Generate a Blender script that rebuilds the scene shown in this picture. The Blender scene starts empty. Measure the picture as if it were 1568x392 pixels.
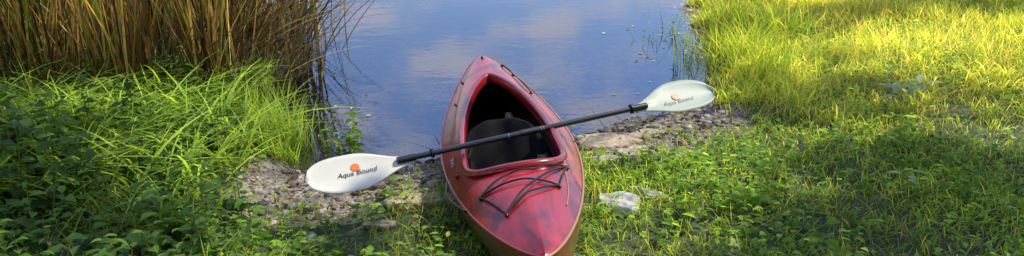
import bpy, bmesh, math, numpy as np
from mathutils import Vector, Matrix, Quaternion
rng=np.random.default_rng(7)
sc=bpy.context.scene
R=math.radians
WZ=-0.12
# ------------------------------------------------------------------ helpers
def link(o,parent=None):
    sc.collection.objects.link(o)
    if parent: o.parent=parent
    return o
def mk(name,V,F,mat,col=None,parent=None,smooth=False):
    V=np.asarray(V,dtype=np.float32).reshape(-1,3); F=np.asarray(F,dtype=np.int32)
    me=bpy.data.meshes.new(name); k=F.shape[1]
    me.vertices.add(len(V)); me.vertices.foreach_set('co',V.ravel())
    me.loops.add(F.size); me.loops.foreach_set('vertex_index',F.ravel())
    me.polygons.add(len(F)); me.polygons.foreach_set('loop_start',np.arange(0,F.size,k,dtype=np.int32))
    if smooth: me.polygons.foreach_set('use_smooth',np.ones(len(F),dtype=bool))
    me.update(calc_edges=True)
    if col is not None:
        a=me.color_attributes.new('Col','FLOAT_COLOR','POINT')
        c=np.ones((len(V),4),dtype=np.float32); c[:,:3]=col; a.data.foreach_set('color',c.ravel())
    me.materials.append(mat)
    return link(bpy.data.objects.new(name,me),parent)
class Acc:
    def __init__(s): s.V=[];s.F=[];s.C=[];s.n=0
    def add(s,V,F,C):
        s.V.append(V);s.F.append(F+s.n);s.C.append(C);s.n+=len(V)
    def build(s,name,mat,parent=None,smooth=False):
        return mk(name,np.concatenate(s.V),np.concatenate(s.F),mat,np.concatenate(s.C),parent,smooth)
def ss(a,b,x):
    t=np.clip((x-a)/(b-a),0,1); return t*t*(3-2*t)
def nz(x,y,s=1.0,seed=0):
    r=np.random.default_rng(seed+100); v=0
    for i in range(7):
        a=r.uniform(0,6.28); f=s*r.uniform(.6,2.2); p=r.uniform(0,6.28)
        v=v+np.sin(f*(x*math.cos(a)+y*math.sin(a))+p+1.3*np.sin(f*.7*(y*math.cos(a)-x*math.sin(a))))
    return v/7*1.6
# ------------------------------------------------------------------ materials
def M(name):
    m=bpy.data.materials.new(name); m.use_nodes=True; nt=m.node_tree; nt.nodes.clear()
    return m,nt,nt.nodes,nt.links
def pmat(name,col,rough=.5,metal=0,coat=0,spec=.5,bump=0,bscale=60,var=0,trans=0):
    m,nt,N,L=M(name); o=N.new('ShaderNodeOutputMaterial'); p=N.new('ShaderNodeBsdfPrincipled')
    p.inputs['Base Color'].default_value=(*col,1);p.inputs['Roughness'].default_value=rough
    p.inputs['Metallic'].default_value=metal;p.inputs['Coat Weight'].default_value=coat
    p.inputs['Specular IOR Level'].default_value=spec
    tc=N.new('ShaderNodeTexCoord')
    if var:
        n=N.new('ShaderNodeTexNoise');n.inputs['Scale'].default_value=bscale*.3;n.inputs['Detail'].default_value=6
        L.new(tc.outputs['Object'],n.inputs['Vector'])
        r=N.new('ShaderNodeValToRGB');r.color_ramp.elements[0].position=.3;r.color_ramp.elements[1].position=.7
        r.color_ramp.elements[0].color=(*[c*(1-var) for c in col],1);r.color_ramp.elements[1].color=(*[min(1,c*(1+var)) for c in col],1)
        L.new(n.outputs[0],r.inputs[0]);L.new(r.outputs[0],p.inputs['Base Color'])
    if bump:
        n=N.new('ShaderNodeTexNoise');n.inputs['Scale'].default_value=bscale;n.inputs['Detail'].default_value=5
        L.new(tc.outputs['Object'],n.inputs['Vector'])
        b=N.new('ShaderNodeBump');b.inputs['Strength'].default_value=bump;b.inputs['Distance'].default_value=.01
        L.new(n.outputs[0],b.inputs['Height']);L.new(b.outputs[0],p.inputs['Normal'])
    if trans:
        t=N.new('ShaderNodeBsdfTranslucent');t.inputs[0].default_value=(*col,1)
        mx=N.new('ShaderNodeMixShader');mx.inputs[0].default_value=trans
        L.new(p.outputs[0],mx.inputs[1]);L.new(t.outputs[0],mx.inputs[2]);L.new(mx.outputs[0],o.inputs[0])
    else: L.new(p.outputs[0],o.inputs[0])
    return m
def foliage(name,trans=.45,rough=.45,boost=1.5,k=1.0,spec=.35,warm=1.0):
    m,nt,N,L=M(name);o=N.new('ShaderNodeOutputMaterial');p=N.new('ShaderNodeBsdfPrincipled')
    a=N.new('ShaderNodeAttribute');a.attribute_name='Col'
    p.inputs['Roughness'].default_value=rough;p.inputs['Specular IOR Level'].default_value=spec
    t=N.new('ShaderNodeBsdfTranslucent')
    g0=N.new('ShaderNodeMix');g0.data_type='RGBA';g0.blend_type='MULTIPLY';g0.inputs[0].default_value=1
    g0.inputs[7].default_value=(k*warm,k,k*.72,1);L.new(a.outputs['Color'],g0.inputs[6])
    g=N.new('ShaderNodeMix');g.data_type='RGBA';g.blend_type='MULTIPLY';g.inputs[0].default_value=1
    g.inputs[7].default_value=(boost*1.2,boost*1.1,boost*.5,1)
    L.new(g0.outputs[2],g.inputs[6]);L.new(g.outputs[2],t.inputs[0])
    mx=N.new('ShaderNodeMixShader');mx.inputs[0].default_value=trans
    L.new(g0.outputs[2],p.inputs['Base Color'])
    L.new(p.outputs[0],mx.inputs[1]);L.new(t.outputs[0],mx.inputs[2]);L.new(mx.outputs[0],o.inputs[0])
    return m
def attrmat(name,rough=.8,bump=.4,bs=80):
    m,nt,N,L=M(name);o=N.new('ShaderNodeOutputMaterial');p=N.new('ShaderNodeBsdfPrincipled')
    a=N.new('ShaderNodeAttribute');a.attribute_name='Col';tc=N.new('ShaderNodeTexCoord')
    n=N.new('ShaderNodeTexNoise');n.inputs['Scale'].default_value=bs;n.inputs['Detail'].default_value=6
    L.new(tc.outputs['Object'],n.inputs['Vector'])
    r=N.new('ShaderNodeValToRGB');r.color_ramp.elements[0].position=.3;r.color_ramp.elements[1].position=.7
    r.color_ramp.elements[0].color=(.5,.48,.45,1);r.color_ramp.elements[1].color=(1.25,1.2,1.15,1)
    g=N.new('ShaderNodeMix');g.data_type='RGBA';g.blend_type='MULTIPLY';g.inputs[0].default_value=1
    L.new(n.outputs[0],r.inputs[0]);L.new(a.outputs['Color'],g.inputs[6]);L.new(r.outputs[0],g.inputs[7]);L.new(g.outputs[2],p.inputs['Base Color'])
    b=N.new('ShaderNodeBump');b.inputs['Strength'].default_value=bump;b.inputs['Distance'].default_value=.01
    L.new(n.outputs[0],b.inputs['Height']);L.new(b.outputs[0],p.inputs['Normal'])
    p.inputs['Roughness'].default_value=rough
    L.new(p.outputs[0],o.inputs[0]);return m
m_leaf=foliage('foliage',.5,.5,1.7,2.75,.15,1.14);m_weed=foliage('weed_foliage',.38,.42,1.6,1.6,.3);m_reed=foliage('reed_leaf',.3,.5,1.2,1.7,.3,1.1);m_tree=foliage('tree_leaf',.25,.5,1.2)
m_stone=attrmat('stone');m_rock=attrmat('rock',.85,.8,28);m_dead=foliage('dead_leaf',.15,.7,1)
m_bark=pmat('bark',(.09,.065,.045),.9,bump=.8,bscale=25,var=.4)
# ------------------------------------------------------------------ terrain
POLY=np.array([(-3.3,10.4),(-5,15),(-15,24),(-400,40),(-400,350),(400,350),(400,40),(20,28),(6,18),(3.3,13),(2.3,10.3),
 (2.0,8.2),(1.86,7.0),(1.6,6.1),(1.3,5.75),(.85,5.35),(.43,5.1),(0,4.85),(-.38,4.62),(-.9,4.45),(-1.35,4.45),(-1.75,5.1),(-2.1,6.6),(-2.6,8.4)],float)
def sdist(x,y):
    x=np.asarray(x,float);y=np.asarray(y,float);sh=x.shape;x=x.ravel();y=y.ravel()
    x2=x+.10*np.sin(y*5.1+1)+.05*np.sin(y*11);y2=y+.08*np.sin(x*4.3)+.05*np.sin(x*10.7+2)
    d=np.full(x.shape,1e9);ins=np.zeros(x.shape,bool);n=len(POLY)
    for i in range(n):
        ax,ay=POLY[i];bx,by=POLY[(i+1)%n];ex,ey=bx-ax,by-ay
        t=np.clip(((x2-ax)*ex+(y2-ay)*ey)/(ex*ex+ey*ey),0,1)
        d=np.minimum(d,np.hypot(x2-ax-t*ex,y2-ay-t*ey))
        c=((ay>y2)!=(by>y2));
        with np.errstate(divide='ignore',invalid='ignore'):
            xi=ax+(y2-ay)*ex/(ey if ey!=0 else 1e-9)
        ins^=(c&(x2<xi))
    return np.where(ins,-d,d).reshape(sh)
def HZ(x,y,sd=None):
    if sd is None: sd=sdist(x,y)
    s=np.maximum(sd,0)
    land=WZ+.13*(1-np.exp(-s/.25))+.04*np.minimum(np.maximum(s-.8,0),14)+.02*nz(x,y,2.2,1)*ss(0,.5,s)+.012*nz(x,y,7,2)*ss(0,.3,s)
    d=np.maximum(-sd,0)
    bed=WZ-.09*np.minimum(d,1.6)-.06*np.minimum(np.maximum(d-1.6,0),25)+.012*nz(x,y,5,3)*ss(0,.4,d)
    return np.where(sd>0,land,bed)
def bare(x,y,sd):
    lim=.74+.22*nz(x,y,3.5,5)+.18*nz(x,y,9,6)
    a=1-ss(lim-.12,lim+.12,sd)
    lat=ss(-1.7,-1.3,x+.12*nz(x,y,6,8))*(1-ss(1.35,1.7,x+.12*nz(x,y,6,7)))
    return a*lat
def axis(lo,hi,step,far):
    c=list(np.arange(lo,hi+1e-6,step));s=step;a=hi
    while a<far: s*=1.22;a+=s;c.append(a)
    s=step;a=lo
    while a>-far: s*=1.22;a-=s;c.insert(0,a)
    return np.array(c)
xs=axis(-5.5,5.5,.045,900);ys=axis(1.5,11,.05,900)
X,Y=np.meshgrid(xs,ys);SD=sdist(X,Y);Z=HZ(X,Y,SD)
V=np.stack([X,Y,Z],-1).reshape(-1,3)
ny,nx=X.shape;I=np.arange(nx*ny).reshape(ny,nx)
F=np.stack([I[:-1,:-1],I[:-1,1:],I[1:,1:],I[1:,:-1]],-1).reshape(-1,4)
BR=bare(X,Y,SD)
wet=1-ss(0,.3,SD)
def pk(x,y): return ss(-.1,.45,nz(x*.7,y,1.9,12)+.6*np.exp(-((x+.3)**2/1.1+(y-7.6)**2/1.6)))
dirt=np.array([.22,.18,.135])[None,None]*(1+.3*nz(X,Y,5,11))[...,None]
grs=np.array([.04,.055,.018])[None,None]*np.ones_like(dirt)
patch=pk(X,Y)
bed=(np.array([.70,.48,.45])[None,None]*patch[...,None]+np.array([.13,.12,.15])[None,None]*(1-patch[...,None]))*(.6+.4*np.exp(-np.maximum(-SD-1,0)/3))[...,None]  # bed colour darkens offshore, standing in for light absorbed by deeper water
c=dirt*BR[...,None]+grs*(1-BR)[...,None]
c=c*(1-.65*wet)[...,None]
c=np.where((SD<0)[...,None],bed,c)
def ground_mat():
    m,nt,N,L=M('ground_soil');o=N.new('ShaderNodeOutputMaterial');p=N.new('ShaderNodeBsdfPrincipled')
    a=N.new('ShaderNodeAttribute');a.attribute_name='Col';tc=N.new('ShaderNodeTexCoord')
    v=N.new('ShaderNodeTexVoronoi');v.inputs['Scale'].default_value=16
    n=N.new('ShaderNodeTexNoise');n.inputs['Scale'].default_value=55;n.inputs['Detail'].default_value=8
    L.new(tc.outputs['Object'],v.inputs['Vector']);L.new(tc.outputs['Object'],n.inputs['Vector'])
    hs=N.new('ShaderNodeHueSaturation');hs.inputs['Saturation'].default_value=.12;hs.inputs['Value'].default_value=1.6
    L.new(v.outputs['Color'],hs.inputs['Color'])
    g=N.new('ShaderNodeMix');g.data_type='RGBA';g.blend_type='MULTIPLY';g.inputs[0].default_value=.75
    L.new(a.outputs['Color'],g.inputs[6]);L.new(hs.outputs[0],g.inputs[7])
    r=N.new('ShaderNodeValToRGB');r.color_ramp.elements[0].position=.3;r.color_ramp.elements[1].position=.7
    r.color_ramp.elements[0].color=(.5,.5,.5,1);r.color_ramp.elements[1].color=(1.4,1.4,1.4,1)
    L.new(n.outputs[0],r.inputs[0])
    g2=N.new('ShaderNodeMix');g2.data_type='RGBA';g2.blend_type='MULTIPLY';g2.inputs[0].default_value=1
    L.new(g.outputs[2],g2.inputs[6]);L.new(r.outputs[0],g2.inputs[7]);L.new(g2.outputs[2],p.inputs['Base Color'])
    b=N.new('ShaderNodeBump');b.inputs['Strength'].default_value=.7;b.inputs['Distance'].default_value=.015
    L.new(n.outputs[0],b.inputs['Height']);L.new(b.outputs[0],p.inputs['Normal'])
    p.inputs['Roughness'].default_value=.8;L.new(p.outputs[0],o.inputs[0]);return m
mk('ground',V,F,ground_mat(),c.reshape(-1,3),smooth=True)
# ------------------------------------------------------------------ water
def water_mat():
    m,nt,N,L=M('lake_water');o=N.new('ShaderNodeOutputMaterial')
    tr=N.new('ShaderNodeBsdfTransparent');tr.inputs[0].default_value=(.86,.88,.98,1)
    gl=N.new('ShaderNodeBsdfGlossy');gl.inputs['Roughness'].default_value=.02;gl.inputs[0].default_value=(.90,.95,1,1)
    tc=N.new('ShaderNodeTexCoord')
    mp=N.new('ShaderNodeMapping');mp.inputs['Scale'].default_value=(1,1.6,1);L.new(tc.outputs['Object'],mp.inputs[0])
    n=N.new('ShaderNodeTexNoise');n.inputs['Scale'].default_value=4;n.inputs['Detail'].default_value=4;L.new(mp.outputs[0],n.inputs['Vector'])
    b=N.new('ShaderNodeBump');b.inputs['Strength'].default_value=.07;b.inputs['Distance'].default_value=.02;L.new(n.outputs[0],b.inputs['Height'])
    f=N.new('ShaderNodeFresnel');f.inputs[0].default_value=2.7
    L.new(b.outputs[0],gl.inputs['Normal'])
    mx=N.new('ShaderNodeMixShader');L.new(f.outputs[0],mx.inputs[0]);L.new(tr.outputs[0],mx.inputs[1]);L.new(gl.outputs[0],mx.inputs[2]);L.new(mx.outputs[0],o.inputs[0])
    return m
mk('water',[(-900,3.5,WZ),(900,3.5,WZ),(900,355,WZ),(-900,355,WZ)],[[0,1,2,3]],water_mat())
# ------------------------------------------------------------------ vegetation generators
def palette(n,cols,w=None,var=.25):
    cols=np.array(cols,float);i=rng.choice(len(cols),n,p=w)
    return cols[i]*(1+rng.uniform(-var,var,(n,1)))
def blades(acc,P,L,W,head,lean,curl,col,K=3,droop=.45,tipc=1.15,base_shade=.5):
    n=len(P);s=np.linspace(0,1,K+1)[None,:]
    L=np.broadcast_to(L,(n,))[:,None];W=np.broadcast_to(W,(n,))[:,None];lean=np.broadcast_to(lean,(n,))[:,None];curl=np.broadcast_to(curl,(n,))[:,None]
    hx=np.cos(head)[:,None];hy=np.sin(head)[:,None]
    r=L*(lean*s+curl*s*s);z=L*(s*np.sqrt(np.maximum(1-lean**2*.6,.05))-droop*np.minimum(curl,1.2)*s**2.6)
    cx=P[:,0:1]+hx*r;cy=P[:,1:2]+hy*r;cz=P[:,2:3]+z
    tw=(head+math.pi/2+rng.uniform(-.9,.9,n))[:,None]
    w=W*.5*(1-s**2.2)*(.65+.7*np.minimum(s*3,1)*.5)+.0004
    wx=np.cos(tw)*w;wy=np.sin(tw)*w
    A=np.stack([cx-wx,cy-wy,cz],-1);B=np.stack([cx+wx,cy+wy,cz+w*.3],-1)
    V=np.stack([A,B],2).reshape(-1,3)
    base=(np.arange(n)*(2*(K+1)))[:,None]
    k=np.arange(K)[None,:]*2
    F=np.stack([base+k,base+k+1,base+k+3,base+k+2],-1).reshape(-1,4)
    g=(base_shade+(tipc-base_shade)*np.minimum(s*1.6,1))  # colour darkened toward the base, painting in shade between stems
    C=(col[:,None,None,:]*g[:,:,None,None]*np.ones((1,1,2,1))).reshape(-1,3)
    acc.add(V,F,C)
def leaves(acc,P,D,Nn,L,W,col,fold=.25,droop=.2):
    n=len(P);D=D/np.linalg.norm(D,axis=1,keepdims=True)
    S=np.cross(D,Nn);S/=np.linalg.norm(S,axis=1,keepdims=True)+1e-9;U=np.cross(S,D)
    L=np.broadcast_to(L,(n,))[:,None];W=np.broadcast_to(W,(n,))[:,None]
    def pt(a,w,u): return P+D*L*a+S*W*w*.5+U*(W*u-L*droop*a*a)
    V=np.stack([pt(0,0,0),pt(.33,-.95,fold),pt(.33,0,0),pt(.33,.95,fold),pt(.7,-.72,fold*.8),pt(.7,0,0),pt(.7,.72,fold*.8),pt(1,0,0)],1).reshape(-1,3)
    b=(np.arange(n)*8)[:,None]
    T=np.array([[0,2,1],[0,3,2],[1,2,5],[1,5,4],[2,3,6],[2,6,5],[4,5,7],[5,6,7]])
    F=(b[:,:,None]+T[None]).reshape(-1,3)
    C=np.repeat(col,8,axis=0)
    acc.add(V,F,C)
def scatter(n,x0,x1,y0,y1,dens):
    x=rng.uniform(x0,x1,n);y=rng.uniform(y0,y1,n);sd=sdist(x,y)
    k=rng.uniform(0,1,n)<dens(x,y,sd);x=x[k];y=y[k];sd=sd[k]
    return np.stack([x,y,HZ(x,y,sd)-.005],-1),sd
def inview(x,y): return (np.abs(x)<.70*(y+.55)+.25)&(y>2.2)
def rh(n): return rng.uniform(0,2*math.pi,n)
G1=[(.10,.16,.020),(.13,.19,.026),(.07,.13,.018),(.17,.20,.045),(.26,.23,.10)]
W1=[.26,.32,.15,.20,.07]
def paletint(P):
    q=ss(4.0,6.2,P[:,1])*ss(1,2,P[:,0]);return np.stack([1+.6*q,1+.35*q,1+.9*q],-1)  # blades and clover get paler toward the far right
A=Acc()
P,sd=scatter(240000,-3,6.5,2.2,12.5,lambda x,y,s:(s>.02)*(1-.97*bare(x,y,s))*inview(x,y)*(.55+.3*nz(x,y,3,21))*np.where(x>-.6,1,.3))
n=len(P);tall=ss(3.9,7,P[:,1])*ss(1.5,2.2,P[:,0])
cl=nz(P[:,0],P[:,1],4,22)
L=rng.uniform(.05,.12,n)*(1+.35*cl)*(1+1.1*tall)
blades(A,P,L,rng.uniform(.003,.0065,n),rh(n),rng.uniform(.05,.7,n),rng.uniform(0,.9,n),palette(n,G1,W1)*(1+.3*nz(P[:,0],P[:,1],2.3,23)[:,None])*paletint(P),K=3,base_shade=.35)
TC,_=scatter(800,.6,6.5,3.0,12,lambda x,y,s:(s>.05)*(1-bare(x,y,s))*inview(x,y)*(.1+.7*ss(4.2,6,y))*np.clip(.6+.7*nz(x,y,2,77),0,1))
for (tx,ty,nn,hh) in [(2.0,6.9,300,.5),(2.25,8.2,260,.55),(1.95,6.2,200,.38),(2.5,7.6,220,.5),(2.65,9.3,260,.6),(3.0,10.2,260,.6),(1.8,5.8,90,.25)]:
    x=rng.normal(tx,.15,nn);y=rng.normal(ty,.18,nn);p=np.stack([x,y,HZ(x,y)],-1)
    blades(A,p,rng.uniform(.5,1.1,nn)*hh,rng.uniform(.005,.010,nn),rh(nn),rng.uniform(.05,.4,nn),rng.uniform(.1,.8,nn),palette(nn,G1,W1)*1.15,K=5,base_shade=.2)
n=len(TC);m=26;Pp=np.repeat(TC,m,0);Pp[:,:2]+=rng.normal(0,.05,(n*m,2));Pp[:,2]=HZ(Pp[:,0],Pp[:,1])-.005
hs=np.repeat(rng.uniform(.12,.30,n),m)*rng.uniform(.5,1.1,n*m)
blades(A,Pp,hs,rng.uniform(.004,.009,n*m),rh(n*m),rng.uniform(.05,.5,n*m),rng.uniform(.2,1.0,n*m),palette(n*m,G1,W1)*1.1*paletint(Pp),K=4,base_shade=.3)
A.build('grass',m_leaf)
A=Acc()
P,sd=scatter(85000,-3.2,5.5,2.2,9,lambda x,y,s:(s>.1)*(1-.93*bare(x,y,s))*inview(x,y)*np.clip(.3+.9*nz(x,y,2.6,31),0.05,1))
n=len(P);P[:,2]+=rng.uniform(.02,.10,n);h=rh(n)
D=np.stack([np.cos(h),np.sin(h),rng.uniform(-.1,.5,n)],-1);U=np.stack([rng.normal(0,.3,n),rng.normal(0,.3,n),np.ones(n)],-1)
big=1+.8*(rng.uniform(0,1,n)>.93)
leaves(A,P,D,U,rng.uniform(.018,.05,n)*big,rng.uniform(.012,.034,n)*big,palette(n,[(.06,.14,.022),(.09,.18,.026),(.045,.10,.02),(.13,.20,.045)])*paletint(P)*.85)
A.build('clover',m_leaf)
def weeds(name,P,hmin,hmax,lv,ls,cols,mat=None):
    mat=mat or m_weed
    A=Acc();S=Acc();n=len(P);hh=rng.uniform(hmin,hmax,n);hd=rh(n);ln=rng.uniform(0,.35,n)
    blades(S,P,hh,np.full(n,.006),hd,ln,np.zeros(n),palette(n,[(.08,.12,.03),(.14,.12,.05)]),K=3,droop=0)
    base=palette(n,cols);sz=rng.uniform(.5,1.5,n)
    for k in range(lv):
        s=.15+.85*(k+rng.uniform(0,1,n))/lv
        r=hh*ln*s;p=np.stack([P[:,0]+np.cos(hd)*r,P[:,1]+np.sin(hd)*r,P[:,2]+hh*s*np.sqrt(1-.6*ln**2)],-1)
        a=k*2.4+rng.uniform(-.5,.5,n);D=np.stack([np.cos(a),np.sin(a),rng.uniform(-.1,.7,n)],-1)
        U=np.stack([rng.normal(0,.25,n),rng.normal(0,.25,n),np.ones(n)],-1)
        l=ls*sz*rng.uniform(.7,1.2,n)*(1.15-.5*s)
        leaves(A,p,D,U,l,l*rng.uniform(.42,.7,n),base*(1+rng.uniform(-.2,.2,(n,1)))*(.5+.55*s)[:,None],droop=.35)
    e=bpy.data.objects.new(name,None);link(e)
    A.build('leaves',mat,e);S.build('stems',mat,e)
WC=[(.05,.11,.02),(.08,.16,.025),(.035,.08,.018),(.11,.18,.035)]
P,_=scatter(5600,-5.5,-1.0,2.3,6.0,lambda x,y,s:(s>.05)*inview(x,y)*ss(-1.0,-1.9,x)*(1-bare(x,y,s))*np.clip(.5+.6*nz(x,y,2.2,61),.1,1))
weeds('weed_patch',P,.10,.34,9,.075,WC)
P,_=scatter(2300,-5.0,-1.7,2.3,5.0,lambda x,y,s:(s>.0)*inview(x,y)*ss(-1.9,-2.6,x)*np.clip(.45+.6*nz(x,y,1.8,62),.0,1))
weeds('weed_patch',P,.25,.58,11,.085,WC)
P,_=scatter(900,-1.2,3.8,2.3,4.6,lambda x,y,s:(s>.5)*inview(x,y)*(1-bare(x,y,s))*.45)
weeds('weed_patch',P,.05,.14,6,.045,[(.07,.15,.03),(.11,.2,.05),(.05,.11,.02)],m_leaf)
# grasses and small weeds straggling over the landing
P,_=scatter(1500,-1.5,1.5,3.0,5.2,lambda x,y,s:(s>.12)*bare(x,y,s)*np.clip(nz(x,y,5,91),0,1)*.5)
weeds('landing_weeds',P,.03,.09,5,.03,[(.07,.15,.03),(.10,.17,.04)],m_leaf)
A=Acc()
TC,_=scatter(900,-5.5,-.9,2.4,6.2,lambda x,y,s:(s>-.02)*inview(x,y)*(1-bare(x,y,s))*np.clip(.10+.6*nz(x,y,1.9,41)+.6*np.exp(-((x+2.1)**2/.5+(y-4.7)**2/.6)),.02,1)*(1-.75*ss(-2.0,-2.6,x)*ss(4.6,3.9,y)))
n=len(TC);m=22;Pp=np.repeat(TC,m,0);Pp[:,:2]+=rng.normal(0,.05,(n*m,2));Pp[:,2]=HZ(Pp[:,0],Pp[:,1])-.005
big=1+.8*ss(-1.5,-2.4,Pp[:,0])*(1-ss(4.6,5.4,Pp[:,1]))
hs=np.repeat(rng.uniform(.16,.34,n),m)*rng.uniform(.5,1.1,n*m)*big
blades(A,Pp,hs,rng.uniform(.005,.011,n*m),rh(n*m),rng.uniform(.05,.5,n*m),rng.uniform(.2,1.0,n*m),palette(n*m,[(.08,.16,.018),(.11,.19,.025),(.05,.11,.016),(.16,.19,.05)])*.75,K=5,base_shade=.2)
nn=800;x=rng.uniform(-3.4,-1.5,nn);y=rng.uniform(3.6,5.4,nn);k=sdist(x,y)>.08;x=x[k];y=y[k];nn=len(x);p=np.stack([x,y,HZ(x,y)],-1)
blades(A,p,rng.uniform(.3,.6,nn),rng.uniform(.010,.020,nn),rh(nn),rng.uniform(.1,.5,nn),rng.uniform(.5,1.2,nn),palette(nn,[(.12,.20,.03),(.15,.22,.05),(.09,.16,.03)]),K=6,base_shade=.3)
A.build('grass',m_leaf)
# ------------------------------------------------------------------ reeds
RC=[(.38,.27,.11),(.18,.11,.045),(.12,.15,.03),(.17,.22,.04),(.04,.028,.018),(.46,.36,.16)]  # darkest browns paint in the shaded gaps among the reeds
RW=[.18,.20,.12,.13,.22,.15]
A=Acc()
for (cx,cy,sx,sy,nn) in [(-2.75,5.5,.14,.16,110),(-2.2,5.7,.09,.14,110),(-3.25,5.55,.14,.16,110),(-3.9,5.7,.2,.2,150),(-4.6,6.0,.25,.2,160),
      (-3.05,6.6,.22,.3,190),(-2.4,6.7,.14,.25,160),(-3.7,6.9,.25,.35,200),(-4.8,7.3,.4,.4,280),(-2.9,7.8,.35,.4,200),(-5.4,7.6,.4,.5,230),(-3.4,9.3,.4,.5,220),
      (-2.0,6.9,.14,.4,50),(-2.2,7.9,.15,.4,50)]:
    x=rng.normal(cx,sx,nn);y=rng.normal(cy,sy,nn);p=np.stack([x,y,HZ(x,y)-.02],-1)
    blades(A,p,rng.uniform(.8,2.1,nn),rng.uniform(.007,.024,nn),rh(nn),rng.uniform(.0,.22,nn),rng.uniform(0,.5,nn)**1.3,palette(nn,RC,RW,.35),K=6,droop=.25,base_shade=.25)
nn=190;x=rng.normal(-2.1,.2,nn);y=rng.normal(6.4,.5,nn);p=np.stack([x,y,HZ(x,y)+rng.uniform(0,.45,nn)],-1)
blades(A,p,rng.uniform(.5,1.7,nn),rng.uniform(.008,.018,nn),rng.uniform(-.9,.9,nn),rng.uniform(.25,.8,nn),rng.uniform(.1,.8,nn),palette(nn,[(.06,.04,.025),(.10,.065,.04),(.2,.15,.08),(.03,.02,.02)]),K=6,droop=.5)
A.build('reeds',m_reed)
A=Acc();P,_=scatter(9000,-6,-1.8,5.2,8.5,lambda x,y,s:(s>-.3)*inview(x,y)*.7);n=len(P)
blades(A,P+[0,0,.02],rng.uniform(.15,.6,n),rng.uniform(.006,.014,n),rh(n),rng.uniform(.6,1,n),rng.uniform(0,.4,n),palette(n,[(.10,.07,.04),(.05,.035,.02),(.2,.15,.08),(.06,.08,.02)]),K=3)
A.build('reed_thatch',m_dead)
def tuft(name,cx,cy,sp,nn,h,cols,w=.007,lean=.35,curl=.6):
    A=Acc();x=rng.normal(cx,sp,nn);y=rng.normal(cy,sp,nn);p=np.stack([x,y,HZ(x,y)-.01],-1)
    blades(A,p,rng.uniform(.45,1.1,nn)*h,rng.uniform(.6,1.3,nn)*w,rh(nn),rng.uniform(.02,lean,nn),rng.uniform(.05,curl,nn),palette(nn,cols),K=5,base_shade=.3)
    return A.build(name,m_leaf)
GG=[(.09,.16,.03),(.07,.12,.02),(.12,.18,.05)]
tuft('sedge',-1.50,4.95,.09,190,.42,GG);tuft('sedge',-1.85,5.35,.12,180,.45,GG);tuft('sedge',-1.4,4.55,.06,70,.25,GG);tuft('sedge',-1.95,5.9,.09,90,.5,GG)
tuft('sedge',1.5,6.9,.06,16,.42,GG,.007,.3,.6);tuft('sedge',1.7,8.3,.08,16,.45,GG,.007,.3,.6);tuft('sedge',1.45,8.0,.1,10,.3,GG,.008,.9,.5);tuft('sedge',1.7,7.5,.07,14,.35,GG,.007,.5,.5)
x=rng.normal(-1.05,.06,14);y=rng.normal(4.72,.06,14)
weeds('shore_plant',np.stack([x,y,HZ(x,y)],-1),.15,.36,9,.05,[(.08,.15,.03),(.05,.1,.02)],m_leaf)
A=Acc();x=np.concatenate([rng.normal(1.5,.2,34),rng.normal(1.0,.5,14),rng.normal(-1.3,.3,12)]);y=np.concatenate([rng.normal(8.5,.7,34),rng.normal(6.6,.5,14),rng.normal(5.6,.3,12)])
k=sdist(x,y)<-.05;x=x[k];y=y[k];n=len(x);h=rh(n)
leaves(A,np.stack([x,y,np.full(n,WZ+.006)],-1),np.stack([np.cos(h),np.sin(h),np.zeros(n)],-1),np.tile([0,0,1.],(n,1)),rng.uniform(.02,.065,n),rng.uniform(.015,.04,n),palette(n,[(.4,.42,.2),(.2,.25,.08),(.75,.75,.7),(.12,.08,.05)]),.05,0)
A.build('floating_leaves',m_dead)
def bigleaf(name,cx,cy,nl,l,col):
    A=Acc();a=np.linspace(0,2*math.pi,nl,endpoint=False)+rng.uniform(-.3,.3,nl)
    z=float(HZ(np.array([cx]),np.array([cy]))[0])+.18
    P=np.tile([[cx,cy,z]],(nl,1))+rng.normal(0,.02,(nl,3));D=np.stack([np.cos(a),np.sin(a),rng.uniform(.1,.5,nl)],-1)
    leaves(A,P,D,np.tile([[0,0,1.]],(nl,1)),rng.uniform(.8,1.2,nl)*l,.42*l,palette(nl,[col],None,.15),.15,.3)
    return A.build(name,m_weed)
bigleaf('milkweed_plant',2.55,5.1,6,.16,(.24,.32,.16));bigleaf('milkweed_plant',2.74,5.2,5,.14,(.22,.3,.15))
bigleaf('milkweed_plant',1.9,3.55,4,.09,(.17,.24,.11));bigleaf('milkweed_plant',3.3,4.3,4,.09,(.12,.19,.06))
# ------------------------------------------------------------------ stones
bm=bmesh.new();bmesh.ops.create_icosphere(bm,subdivisions=1,radius=1);TV=np.array([v.co[:] for v in bm.verts]);TF=np.array([[v.index for v in f.verts] for f in bm.faces]);bm.free()
def stones(acc,P,sx,sy,sz,col):
    n=len(P);a=rh(n);V=TV[None]*(1+rng.uniform(-.22,.22,(n,12,1)));V=V*np.stack([sx,sy,sz],-1)[:,None,:]
    c,s=np.cos(a)[:,None],np.sin(a)[:,None]
    V=np.stack([V[...,0]*c-V[...,1]*s,V[...,0]*s+V[...,1]*c,V[...,2]],-1)+P[:,None,:]
    F=(np.arange(n)*12)[:,None,None]+TF[None]
    acc.add(V.reshape(-1,3),F.reshape(-1,3),np.repeat(col,12,axis=0))
SC=[(.32,.30,.27),(.15,.14,.125),(.42,.37,.30),(.08,.075,.07),(.23,.19,.16)]
A=Acc()
P,sd=scatter(30000,-1.8,1.9,3.2,6.4,lambda x,y,s:(s>-.35)*np.maximum(bare(x,y,np.maximum(s,.0)),0)*.8)
n=len(P);r=rng.uniform(.004,.012,n)*(1+2.6*(rng.uniform(0,1,n)>.93));stones(A,P+[0,0,.004],r*1.3,r,r*.45,palette(n,SC)*(.4+.6*ss(0,.3,sd))[:,None])
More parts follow.
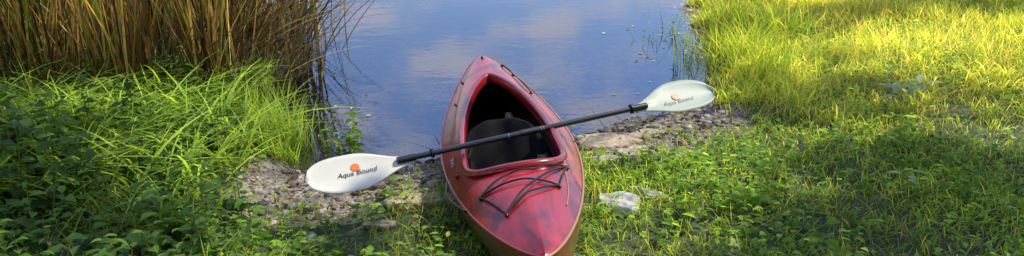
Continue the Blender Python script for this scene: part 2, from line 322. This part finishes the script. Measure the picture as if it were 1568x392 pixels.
A.build('gravel',m_stone)
A=Acc()
P,sd=scatter(22000,-2.6,2.3,4.4,11,lambda x,y,s:(s<-.05)*np.clip(.12+.9*pk(x,y),.03,1))
n=len(P);r=rng.uniform(.018,.07,n);stones(A,P,r*1.4,r,r*.25,palette(n,[(.72,.52,.47),(.30,.2,.18),(.78,.64,.58),(.16,.12,.11)],None,.3)*(.3+.7*pk(P[:,0],P[:,1]))[:,None])
A.build('lakebed_stones',m_stone)
def rock(name,x,y,sx,sy,sz,rot,col):
    bm=bmesh.new();bmesh.ops.create_icosphere(bm,subdivisions=4,radius=1)
    ph=rng.uniform(0,6,3)
    for v in bm.verts:
        c=v.co;an=math.atan2(c.y,c.x)
        k=1+.20*math.sin(2*an+ph[0])+.12*math.sin(3*an+ph[1])+.08*math.sin(7*an+ph[2])+.03*math.sin(17*an)
        v.co=Vector((c.x*sx*k,c.y*sy*k,max(-1,min(.45+.12*math.sin(5*c.x+ph[2])+.1*math.sin(6*c.y+ph[0]),c.z))*sz))
    me=bpy.data.meshes.new(name);bm.to_mesh(me);bm.free()
    for p in me.polygons:p.use_smooth=False
    a=me.color_attributes.new('Col','FLOAT_COLOR','POINT');a.data.foreach_set('color',np.tile([*col,1],len(me.vertices)).astype(np.float32))
    me.materials.append(m_rock);o=link(bpy.data.objects.new(name,me));z=float(HZ(np.array([x]),np.array([y]))[0])
    o.location=(x,y,z+sz*.25);o.rotation_euler=(0,0,rot);return o
for a in [(.53,3.62,.13,.08,.07,-.4,(.50,.51,.50)),(.69,3.76,.08,.045,.06,-.6,(.44,.45,.45)),(-.92,3.3,.06,.05,.045,.3,(.3,.3,.29)),
          (.58,4.72,.24,.11,.04,.2,(.44,.36,.25)),(.85,4.85,.12,.07,.03,.9,(.36,.30,.22)),(.52,4.35,.13,.06,.03,.2,(.38,.33,.25)),(.72,4.5,.13,.06,.03,.5,(.42,.36,.26)),
          (-.42,3.75,.2,.09,.045,.1,(.42,.34,.24)),(-.72,4.02,.12,.07,.03,.4,(.26,.23,.19)),(.8,4.2,.09,.06,.03,.2,(.28,.25,.2)),(1.1,4.45,.06,.04,.025,0,(.3,.28,.24)),(-.62,3.45,.07,.04,.03,0,(.26,.24,.2)),(.98,3.2,.05,.035,.03,0,(.4,.38,.3))]:
    rock('flat_rock',*a)
A=Acc()
P,sd=scatter(2800,-1.8,2,2.6,6,lambda x,y,s:(s>.02)*(.10+.6*bare(x,y,s)))
n=len(P);h=rh(n);leaves(A,P+[0,0,.015],np.stack([np.cos(h),np.sin(h),rng.normal(0,.25,n)],-1),np.stack([rng.normal(0,.5,n),rng.normal(0,.5,n),np.ones(n)],-1),rng.uniform(.02,.055,n),rng.uniform(.012,.03,n),palette(n,[(.2,.12,.05),(.12,.07,.035),(.28,.2,.09),(.08,.05,.03)]),.3,-.3)
A.build('leaf_litter',m_dead)
A=Acc();P,sd=scatter(300,-1.7,1.6,3.1,5.4,lambda x,y,s:(s>.0)*(.1+.5*bare(x,y,s)));n=len(P)
blades(A,P+[0,0,.015],rng.uniform(.06,.35,n),np.full(n,.007),rh(n),rng.uniform(.97,1.0,n),np.zeros(n)+.1,palette(n,[(.2,.15,.09),(.09,.06,.04)]),K=3,droop=.9)
A.build('twigs',m_dead)
# ------------------------------------------------------------------ trees (off to the right, shade the bank)
EL=R(52);AZ=Vector((.93,.36,0)).normalized()
SUN=Vector((AZ.x*math.cos(EL),AZ.y*math.cos(EL),math.sin(EL)))
def tube(acc,pts,radii,seg=8):
    pts=[Vector(p) for p in pts];V=[];n=len(pts)
    for i,p in enumerate(pts):
        d=(pts[min(i+1,n-1)]-pts[max(i-1,0)]).normalized();a=d.orthogonal().normalized();b=d.cross(a)
        if i and abs(a.dot(pa))<.99: a=(pa-d*pa.dot(d)).normalized();b=d.cross(a)
        pa=a
        for k in range(seg):
            t=2*math.pi*k/seg;V.append(p+(a*math.cos(t)+b*math.sin(t))*radii[i])
    F=[[i*seg+k,i*seg+(k+1)%seg,(i+1)*seg+(k+1)%seg,(i+1)*seg+k] for i in range(n-1) for k in range(seg)]
    acc.add(np.array([v[:] for v in V]),np.array(F),np.full((len(V),3),.1))
def tree(name,bx,by,top,targets,direct=False,lsc=1):
    e=bpy.data.objects.new(name,None);link(e);W=Acc();Lf=Acc()
    bz=float(HZ(np.array([bx]),np.array([by]))[0])-.1
    trunk=[(bx+.12*math.sin(i*1.1),by+.1*math.cos(i*1.4),bz+top*i/8) for i in range(9)]
    tube(W,trunk,[.24*(1-i/9.5)+.03+(.1 if i==0 else 0) for i in range(9)],12)
    for (tx,ty,rad,h,nl) in targets:
        c=Vector((tx,ty,h)) if direct else Vector((tx,ty,0))+SUN*(h/SUN.z)
        k=int(np.clip((c.z-1.6)/top*8,2,7));s=Vector(trunk[k])
        mid=s.lerp(c,.5)+Vector((0,0,.35))
        tube(W,[s,s.lerp(mid,.5)+Vector((.05,.06,.1)),mid,mid.lerp(c,.6)+Vector((0,0,.12)),c],[.06,.045,.032,.02,.01],6)
        n=int(nl);v=rng.normal(0,1,(n,3));v/=np.linalg.norm(v,axis=1,keepdims=True);v*=(rng.uniform(0,1,(n,1))**.5)*rad
        v*=(1+.45*np.sin(v[:,:1]*6/rad+ty*3)*np.cos(v[:,1:2]*5/rad+tx))
        v[:,2]*=.55;P=np.array(c[:])[None]+v;D=rng.normal(0,1,(n,3));D[:,2]-=.3;U=rng.normal(0,.6,(n,3));U[:,2]+=1
        leaves(Lf,P,D,U,rng.uniform(.10,.18,n)*lsc,rng.uniform(.07,.11,n)*lsc,palette(n,[(.05,.10,.02),(.08,.14,.03),(.035,.07,.015)]))
        for q in range(5):
            j=rng.integers(0,n);tube(W,[c,c.lerp(Vector(P[j]),.5)+Vector((0,0,.05)),Vector(P[j])],[.012,.008,.004],4)
    W.build('trunk_and_limbs',m_bark,e,True);Lf.build('crown',m_tree,e)
T1=[(1.35,3.2,.45,4.5,330),(2.0,3.4,.5,4.8,480),(2.7,3.55,.5,5,480),(3.2,3.5,.45,4.6,400),(1.75,4.1,.36,5.3,280),(2.3,4.15,.38,5,340),(2.8,4.0,.3,5.4,220),
    (1.9,5.25,.40,4.9,560),(1.8,5.9,.26,5.5,240),(2.5,5.75,.26,5.2,300),(2.6,6.5,.26,5.9,280),(2.35,5.0,.2,5.1,140),(3.9,8.3,.36,5,340),(4.8,8.3,.42,5.6,400),(5.6,8.5,.4,5.6,300),(3.1,9.4,.36,5.6,260),(.75,2.75,.35,4.5,200)]
tree('shade_tree',7.6,5.6,6.5,T1)
T2=[(-3.3,3.3,.6,8.4,560),(-3.7,4.3,.55,8,480),(-2.5,3.2,.55,8.8,460),(-2.8,4.0,.4,9,260),(-4.3,5.4,.5,8,340),(-4.9,6.6,.5,8.5,300),(-3.1,6.3,.45,9.2,280),(-2.3,6.2,.22,9.0,80),(-1.85,3.0,.4,7.8,260),(-3.0,5.4,.3,8.7,140),(-.75,3.2,.2,7.6,60),(-.65,4.3,.24,8.1,80)]
tree('shade_tree',8.9,10.6,11,T2)
for (bx,by) in [(-5.5,-4),(-1,-6.5),(4,-5),(9,-1.5),(-9.5,1.5),(-10,6)]:
    tg=[(bx+rng.normal(0,1.4),by+rng.normal(0,1.2),rng.uniform(1.2,1.7),h,190) for h in np.linspace(1.8,9,10)]
    tree('sky_block_tree',bx,by,9,tg,True,2.8)  # unseen trees around the camera, added to block sky light and deepen shade
nx_=240;xx=np.linspace(-420,420,nx_);zz=np.abs(rng.normal(7,1.6,nx_))
rows=[np.stack([xx,np.full(nx_,352.)+k*3+rng.normal(0,1,nx_),np.full(nx_,-.3)+zz*f],-1) for k,f in enumerate([0,.5,.8,1,.6])]
I=np.arange(nx_*5).reshape(5,nx_);F=np.stack([I[:-1,:-1],I[:-1,1:],I[1:,1:],I[1:,:-1]],-1).reshape(-1,4)
mk('distant_treeline',np.concatenate(rows),F,m_tree,np.tile([.03,.055,.02],(nx_*5,1)))
# ------------------------------------------------------------------ kayak
LK=3.11
def b_(t): return .352*max(math.sin(math.pi*min(max(t,0),1)),0)**.66
def zs_(t):
    q=abs(2*t-1)**2.2; return .19+(.07 if t<.5 else .165)*q
def zk_(t): return -.02+(.05 if t<.5 else .13)*abs(2*t-1)**4
TC0,TC1=.255,.79
def c_(t):
    u=(t-TC0)/(TC1-TC0)
    if u<=0 or u>=1: return 0
    if u<.16: return .222*(1-(1-u/.16)**2.6)**.42
    q=(u-.16)/.84; return .222*(1-q**2.3)**.72
def dz(t,x):
    b=b_(t)
    if b<1e-4: return zs_(t)
    v=min(abs(x)/b,1); cr=.15*max(math.sin(math.pi*t),0)**.6
    flat=1-v**2.4; peak=1-v**1.15
    k=float(ss(.26,.08,np.array(t)))
    return zs_(t)+cr*(flat*(1-k)+peak*k)
ts=set(np.linspace(0,1,101))
for k in range(1,14): ts|={TC0+.0004*k*k,TC1-.0004*k*k,.0004*k*k*.5,1-.0004*k*k*.5}
for k in range(1,6): ts|={TC0+.00008*k*k}
ts|={TC0,TC1};ts=sorted(ts)
kay=bpy.data.objects.new('kayak',None);link(kay);kay.location=(.155,2.55,.075)
kay.rotation_euler=(Matrix.Rotation(R(6.1),4,'Z')@Matrix.Rotation(R(-2.3),4,'X')@Matrix.Rotation(R(-7.5),4,'Y')).to_euler()
def kayak_mat():
    m,nt,N,L=M('kayak_deck');o=N.new('ShaderNodeOutputMaterial');p=N.new('ShaderNodeBsdfPrincipled');tc=N.new('ShaderNodeTexCoord')
    mp=N.new('ShaderNodeMapping');mp.inputs['Scale'].default_value=(5,1.3,5);L.new(tc.outputs['Object'],mp.inputs[0])
    n=N.new('ShaderNodeTexNoise');n.inputs['Scale'].default_value=1.8;n.inputs['Detail'].default_value=6;n.inputs['Distortion'].default_value=.8;L.new(mp.outputs[0],n.inputs['Vector'])
    r=N.new('ShaderNodeValToRGB');e=r.color_ramp.elements;e[0].position=.36;e[0].color=(.13,.005,.006,1);e[1].position=.64;e[1].color=(.46,.016,.012,1)
    x=e.new(.48);x.color=(.33,.009,.009,1)
    L.new(n.outputs[0],r.inputs[0])
    n2=N.new('ShaderNodeTexNoise');n2.inputs['Scale'].default_value=11;n2.inputs['Detail'].default_value=10;n2.inputs['Roughness'].default_value=.78;L.new(tc.outputs['Object'],n2.inputs['Vector'])
    r2=N.new('ShaderNodeValToRGB');r2.color_ramp.elements[0].position=.60;r2.color_ramp.elements[1].position=.8;r2.color_ramp.elements[0].color=(0,0,0,1);r2.color_ramp.elements[1].color=(.4,.4,.4,1)
    L.new(n2.outputs[0],r2.inputs[0])
    g=N.new('ShaderNodeMix');g.data_type='RGBA';L.new(r2.outputs[0],g.inputs[0]);L.new(r.outputs[0],g.inputs[6]);g.inputs[7].default_value=(.42,.2,.15,1)
    L.new(g.outputs[2],p.inputs['Base Color'])
    mr=N.new('ShaderNodeMapRange');mr.inputs[3].default_value=.18;mr.inputs[4].default_value=.45;L.new(n2.outputs[0],mr.inputs[0]);L.new(mr.outputs[0],p.inputs['Roughness'])
    p.inputs['Coat Weight'].default_value=.5;p.inputs['Coat Roughness'].default_value=.06;p.inputs['Specular IOR Level'].default_value=.45
    L.new(p.outputs[0],o.inputs[0]);return m
m_deck=kayak_mat()
def hull_mat():
    m,nt,N,L=M('kayak_hull');o=N.new('ShaderNodeOutputMaterial');p=N.new('ShaderNodeBsdfPrincipled');tc=N.new('ShaderNodeTexCoord')
    s=N.new('ShaderNodeSeparateXYZ');L.new(tc.outputs['Object'],s.inputs[0])
    n=N.new('ShaderNodeTexNoise');n.inputs['Scale'].default_value=9;n.inputs['Detail'].default_value=7;L.new(tc.outputs['Object'],n.inputs['Vector'])
    ad=N.new('ShaderNodeMath');ad.operation='MULTIPLY_ADD';ad.inputs[1].default_value=.22;L.new(n.outputs[0],ad.inputs[0]);L.new(s.outputs[2],ad.inputs[2])
    r=N.new('ShaderNodeValToRGB');e=r.color_ramp.elements;e[0].position=.16;e[0].color=(.07,.04,.02,1);e[1].position=.36;e[1].color=(.20,.025,.014,1)
    x=e.new(.27);x.color=(.16,.085,.035,1)
    L.new(ad.outputs[0],r.inputs[0]);L.new(r.outputs[0],p.inputs['Base Color']);p.inputs['Roughness'].default_value=.3;p.inputs['Coat Weight'].default_value=.4
    L.new(p.outputs[0],o.inputs[0]);return m
m_hull=hull_mat()
m_in=pmat('kayak_liner',(.04,.018,.013),.7,var=.3,bscale=15)
m_rim=pmat('coaming_red',(.24,.009,.009),.28,coat=.4,var=.3,bscale=20)
m_blk=pmat('black_plastic',(.012,.012,.014),.4);m_fab=pmat('black_fabric',(.009,.009,.010),.9,bump=.5,bscale=300,var=.3,spec=.2)
m_gold=pmat('gold_trim',(.38,.2,.09),.4);m_foam=pmat('tan_foam',(.3,.19,.11),.8,var=.15)
m_cord=pmat('bungee_cord',(.012,.011,.011),.7,bump=.4,bscale=400)
V=[];F=[];Mc=10
for s in(-1,1):
    o0=len(V)
    for t in ts:
        b=b_(t);c=min(c_(t),b*.9)
        for j in range(Mc+1):
            x=c+(b-c)*j/Mc;V.append((s*x,t*LK,dz(t,x)))
    for i in range(len(ts)-1):
        for j in range(Mc):
            q=[o0+i*(Mc+1)+j,o0+i*(Mc+1)+j+1,o0+(i+1)*(Mc+1)+j+1,o0+(i+1)*(Mc+1)+j]
            F.append(q if s>0 else q[::-1])
dk=mk('deck',V,F,m_deck,None,kay,True)
def weld(o,d=1e-4):
    bm=bmesh.new();bm.from_mesh(o.data);bmesh.ops.remove_doubles(bm,verts=bm.verts,dist=d);bmesh.ops.recalc_face_normals(bm,faces=bm.faces);bm.to_mesh(o.data);bm.free()
weld(dk)
def hull(off,name,mat):
    V=[];F=[];K=24
    for t in ts:
        b=max(b_(t)-off,0);zs=zs_(t);zk=zk_(t)+off
        for j in range(K+1):
            a=math.pi*j/K;ca=math.cos(a);V.append((b*math.copysign(abs(ca)**.75,ca),t*LK,zs-(zs-zk)*max(math.sin(a),0)**.85))
    for i in range(len(ts)-1):
        for j in range(K): F.append([i*(K+1)+j,i*(K+1)+j+1,(i+1)*(K+1)+j+1,(i+1)*(K+1)+j])
    o=mk(name,V,F,mat,None,kay,True);weld(o);return o
hull(0,'hull',m_hull);hull(.012,'cockpit_liner',m_in)
def crv(name,pts,r,mat,parent,cyc=False,smooth=True):
    cu=bpy.data.curves.new(name,'CURVE');cu.dimensions='3D';cu.bevel_depth=r;cu.bevel_resolution=3
    sp=cu.splines.new('POLY');sp.points.add(len(pts)-1)
    for i,p in enumerate(pts): sp.points[i].co=(*p,1)
    sp.use_cyclic_u=cyc;sp.use_smooth=True;cu.materials.append(mat);return link(bpy.data.objects.new(name,cu),parent)
ct=[t for t in ts if TC0<=t<=TC1]
ring=[(c_(t),t*LK,dz(t,c_(t))) for t in ct]+[(-c_(t),t*LK,dz(t,c_(t))) for t in ct[::-1][1:-1]]
def ringoff(d,dzv):
    out=[];n=len(ring)
    for i,p in enumerate(ring):
        a=Vector(ring[i-1]);b=Vector(ring[(i+1)%n]);tt=(b-a);nn=Vector((tt.y,-tt.x,0)).normalized()
        out.append((p[0]+nn.x*d,p[1]+nn.y*d,p[2]+dzv))
    return out
prof=[(.034,.001),(.032,.014),(.022,.024),(.006,.024),(-.004,.012),(-.006,-.03)]
V=[];n=len(ring)
for d,h in prof: V+=ringoff(d,h)
F=[[k*n+i,k*n+(i+1)%n,(k+1)*n+(i+1)%n,(k+1)*n+i] for k in range(len(prof)-1) for i in range(n)]
weld(mk('coaming',V,F,m_rim,None,kay,True),1e-5)
for s in(-1,1):
    crv('rub_rail',[(s*(b_(t)+.002),t*LK,zs_(t)) for t in ts],.006,m_rim if s<0 else m_gold,kay)
crv('deck_inlay',[(.235-.05*((t-.2)/.12)**2 - (.30-t)*.45,t*LK,dz(t,.235-.05*((t-.2)/.12)**2-(.30-t)*.45)+.001) for t in np.linspace(.14,.30,24)],.003,m_gold,kay)
def deckcord(name,pts,r=.0045,lift=.008,sag=0):
    out=[]
    for (x0,t0),(x1,t1) in zip(pts[:-1],pts[1:]):
        for k in range(13):
            f=k/12;x=x0+(x1-x0)*f;t=t0+(t1-t0)*f;out.append((x,t*LK,dz(t,x)+lift+.006*math.sin(math.pi*f)))
    crv(name,out,r,m_cord,kay)
Aa,Bb,Cc,Dd=(-.19,.205),(.225,.268),(.15,.19),(-.10,.125)
deckcord('bungee_1',[Aa,(-.05,.228),(.06,.232),Bb]);deckcord('bungee_2',[Aa,Cc]);deckcord('bungee_3',[Dd,Bb]);deckcord('bungee_4',[Dd,Cc]);deckcord('bungee_5',[Bb,Cc]);deckcord('bungee_6',[Aa,Dd])
def blob(name,loc,scl,mat,parent,rot=(0,0,0),bev=.3):
    bm=bmesh.new();bmesh.ops.create_cube(bm,size=2);bmesh.ops.bevel(bm,geom=bm.edges[:],offset=bev,segments=3,affect='EDGES')
    me=bpy.data.meshes.new(name);bm.to_mesh(me);bm.free()
    for p in me.polygons:p.use_smooth=True
    me.materials.append(mat);o=link(bpy.data.objects.new(name,me),parent);o.location=loc;o.scale=scl;o.rotation_euler=rot;return o
for (x,t) in [Aa,Bb,Cc,Dd,(.17,.83),(.235,.70),(-.235,.70),(-.17,.83),(.12,.90),(-.28,.33),(.0,.955)]:
    blob('pad_eye',(x,t*LK,dz(t,x)+.006),(.008,.015,.007),m_blk,kay)
deckcord('deck_line',[(.17,.83),(.235,.70)],.004,.012);deckcord('deck_line_2',[(.17,.83),(.12,.90)],.004,.012)
pts=[(-b_(t)-.012-.03*math.sin(math.pi*(t-.20)/.14),t*LK,zs_(t)+.01) for t in np.linspace(.2,.34,14)]
crv('carry_handle',pts,.006,m_blk,kay)
crv('bow_toggle_loop',[(.02*math.cos(a),LK*.985+.03*math.sin(a),zs_(.98)+.02) for a in np.linspace(0,6.28,16)],.004,m_blk,kay,True)
V=[];F=[];K=14
for i in range(K+1):
    for j in range(K+1):
        u=2*i/K-1;v=2*j/K-1
        x=u*math.sqrt(1-v*v*.42);y=v*math.sqrt(1-u*u*.42)
        V.append((x*.205*(1-.08*y),-.05*(x*x)+.01*math.cos(8*x),y*.20))
for i in range(K):
    for j in range(K): F.append([i*(K+1)+j,(i+1)*(K+1)+j,(i+1)*(K+1)+j+1,i*(K+1)+j+1])
sb=mk('seat_back',V,F,m_fab,None,kay,True);sb.location=(-.03,1.36,.205);sb.rotation_euler=(R(-38),0,R(-6))
md=sb.modifiers.new('s','SOLIDIFY');md.thickness=.035;md=sb.modifiers.new('b','SUBSURF');md.levels=md.render_levels=1
blob('seat_base',(0,1.55,.045),(.19,.24,.03),m_fab,kay,(R(4),0,0))
blob('seat_side_1',(.2,1.45,.12),(.02,.2,.07),m_fab,kay);blob('seat_side_2',(-.2,1.45,.12),(.02,.2,.07),m_fab,kay)
blob('foam_pillar',(.07,1.95,.10),(.022,.14,.11),m_foam,kay,bev=.15)
blob('foam_block',(.165,1.22,.10),(.03,.14,.09),m_foam,kay,bev=.15)
crv('seat_strap_1',[(.17,1.5,.24),(.21,1.25,.25),(.20,1.0,.22)],.008,m_fab,kay);crv('seat_strap_2',[(-.17,1.5,.24),(-.21,1.25,.25),(-.2,1.0,.22)],.008,m_fab,kay)
def text(name,body,size,mat,parent,mw,shear=0,ext=.0002):
    cu=bpy.data.curves.new(name,'FONT');cu.body=body;cu.size=size;cu.shear=shear;cu.extrude=ext;cu.align_x='CENTER';cu.align_y='CENTER';cu.materials.append(mat)
    o=link(bpy.data.objects.new(name,cu),parent);o.matrix_local=mw;return o
m_white=pmat('white_print',(.75,.7,.68),.5)
tq,xq=.40,-.292;P0=Vector((xq,tq*LK,dz(tq,xq)));tx_=Vector((.02,0,dz(tq,xq+.01)-dz(tq,xq-.01))).normalized();ty_=Vector((0,.02*LK,dz(tq+.01,xq)-dz(tq-.01,xq))).normalized()
nn_=tx_.cross(ty_).normalized();yy_=nn_.cross(ty_)
mt=Matrix((ty_,yy_,nn_)).transposed().to_4x4();mt.translation=P0+nn_*.003
text('deck_lettering','KAYAK',.035,m_white,kay,mt)
# ------------------------------------------------------------------ paddle
pad=bpy.data.objects.new('paddle',None);link(pad)
E0=Vector((-.945,3.40,.272));E1=Vector((1.122,4.31,.435));ax=(E1-E0).normalized();Lp=(E1-E0).length
nrm=Vector((-.05,-.62,.78));nrm=(nrm-ax*nrm.dot(ax)).normalized();sdv=nrm.cross(ax)
mw=Matrix((ax,sdv,nrm)).transposed().to_4x4();mw.translation=(E0+E1)/2;pad.matrix_world=mw
bl=.505;hs_=Lp/2-bl
m_shaft=pmat('carbon_shaft',(.015,.016,.018),.3,coat=.3);m_blade=pmat('white_blade',(.82,.80,.68),.32,trans=.22,coat=.2,var=.05,bscale=14)
m_blade2=pmat('translucent_blade',(.60,.66,.54),.3,trans=.3,coat=.2,var=.05,bscale=14)
def cyl(name,x0,x1,r,mat):
    return crv(name,[(x0,0,0),((x0+x1)/2,0,0),(x1,0,0)],r,mat,pad)
def capc(o): o.data.use_fill_caps=True
for a in [('shaft',-hs_-.05,hs_+.05,.0145,m_shaft),('ferrule',-.05,.05,.0165,m_blk),('drip_ring_1',-hs_+.10,-hs_+.112,.024,m_blk),('drip_ring_2',hs_-.03,hs_-.018,.026,m_blk),('socket_1',-hs_-.07,-hs_+.02,.0175,m_blk),('socket_2',hs_-.02,hs_+.07,.0175,m_blk)]:
    capc(cyl(*a))
m_band=pmat('grey_band',(.2,.2,.2),.4)
for q in(.06,.075,-.12): capc(cyl('shaft_band',q,q+.004,.0152,m_band))
def blade(name,sg,mat):
    V=[];F=[];Na,Nw=28,10
    for i in range(Na+1):
        a=i/Na
        w=.022+.078*float(ss(0,.55,np.array(a)));w*=math.sqrt(max(1-max((a-.60)/.40,0)**2.6,0))
        cen=.012*math.sin(math.pi*a)*sg
        for j in range(Nw+1):
            v=2*j/Nw-1
            V.append((sg*(hs_+bl*a),cen+v*w*(1+.06*(v>0)),.010*a*a-.012+.010*v*v*min(a*3,1)+.008*math.exp(-(v*5)**2)*max(0,1-a*3.5)))
    for i in range(Na):
        for j in range(Nw):
            q=[i*(Nw+1)+j,(i+1)*(Nw+1)+j,(i+1)*(Nw+1)+j+1,i*(Nw+1)+j+1];F.append(q if sg>0 else q[::-1])
    o=mk(name,V,F,mat,None,pad,True);md=o.modifiers.new('s','SOLIDIFY');md.thickness=.004;md.offset=-1
blade('blade_1',-1,m_blade);blade('blade_2',1,m_blade2)
m_or=pmat('orange_print',(.85,.18,.02),.4);m_ink=pmat('black_print',(.02,.02,.03),.4)
for k,sg in enumerate((-1,1)):
    xc=sg*(hs_+.27);zc=-.0045
    def T(x,y,z=zc): return Matrix.Translation((x,y,z))
    text('logo_text_%d'%k,'Aqua Bound',.038,m_ink,pad,T(xc,-.012),.35)
    bm=bmesh.new();bmesh.ops.create_cone(bm,cap_ends=True,segments=24,radius1=.021,radius2=.021,depth=.002);me=bpy.data.meshes.new('logo_sun');bm.to_mesh(me);bm.free();me.materials.append(m_or)
    o=link(bpy.data.objects.new('logo_sun_%d'%k,me),pad);o.matrix_local=T(xc-.0,.020,zc-.0012)
# ------------------------------------------------------------------ light, sky, camera
sun=bpy.data.lights.new('sun','SUN');sun.energy=5.0;sun.angle=R(.5);sun.color=(1,.94,.80)
so=link(bpy.data.objects.new('sun',sun));so.rotation_euler=SUN.to_track_quat('Z','Y').to_euler();so.location=(10,5,20)
w=bpy.data.worlds.new('World');sc.world=w;w.use_nodes=True;N=w.node_tree.nodes;L=w.node_tree.links;N.clear()
o=N.new('ShaderNodeOutputWorld');bg=N.new('ShaderNodeBackground');bg.inputs[1].default_value=.15
sk=N.new('ShaderNodeTexSky');sk.sky_type='NISHITA';sk.sun_disc=False;sk.sun_elevation=EL;sk.sun_rotation=math.atan2(AZ.x,AZ.y);sk.dust_density=.2;sk.ozone_density=3;sk.air_density=1.5
tc=N.new('ShaderNodeTexCoord');sx=N.new('ShaderNodeSeparateXYZ');L.new(tc.outputs['Generated'],sx.inputs[0])
ad=N.new('ShaderNodeMath');ad.operation='ADD';ad.inputs[1].default_value=.12;L.new(sx.outputs[2],ad.inputs[0])
dx=N.new('ShaderNodeMath');dx.operation='DIVIDE';L.new(sx.outputs[0],dx.inputs[0]);L.new(ad.outputs[0],dx.inputs[1])
dy=N.new('ShaderNodeMath');dy.operation='DIVIDE';L.new(sx.outputs[1],dy.inputs[0]);L.new(ad.outputs[0],dy.inputs[1])
cb=N.new('ShaderNodeCombineXYZ');L.new(dx.outputs[0],cb.inputs[0]);L.new(dy.outputs[0],cb.inputs[1])
n1=N.new('ShaderNodeTexNoise');n1.inputs['Scale'].default_value=2.6;n1.inputs['Detail'].default_value=7;n1.inputs['Roughness'].default_value=.55;L.new(cb.outputs[0],n1.inputs['Vector'])
cr=N.new('ShaderNodeValToRGB');cr.color_ramp.elements[0].position=.47;cr.color_ramp.elements[1].position=.62;cr.color_ramp.elements[0].color=(0,0,0,1);cr.color_ramp.elements[1].color=(.85,.85,.85,1);L.new(n1.outputs[0],cr.inputs[0])
bt=N.new('ShaderNodeMix');bt.data_type='RGBA';bt.blend_type='MULTIPLY';bt.inputs[0].default_value=1;bt.inputs[7].default_value=(.95,1.0,1.4,1);L.new(sk.outputs[0],bt.inputs[6])
mx=N.new('ShaderNodeMix');mx.data_type='RGBA';L.new(cr.outputs[0],mx.inputs[0]);L.new(bt.outputs[2],mx.inputs[6]);mx.inputs[7].default_value=(7.2,6.8,7.8,1)
L.new(mx.outputs[2],bg.inputs[0]);L.new(bg.outputs[0],o.inputs[0])
cam=bpy.data.cameras.new('camera');cam.sensor_width=36;cam.lens=28.24;cam.clip_end=3000;co=link(bpy.data.objects.new('camera',cam))
co.location=(0,0,1.7);co.rotation_euler=(R(90-19),0,0);sc.camera=co
sc.view_settings.view_transform='Standard';sc.view_settings.look='None';sc.view_settings.exposure=0
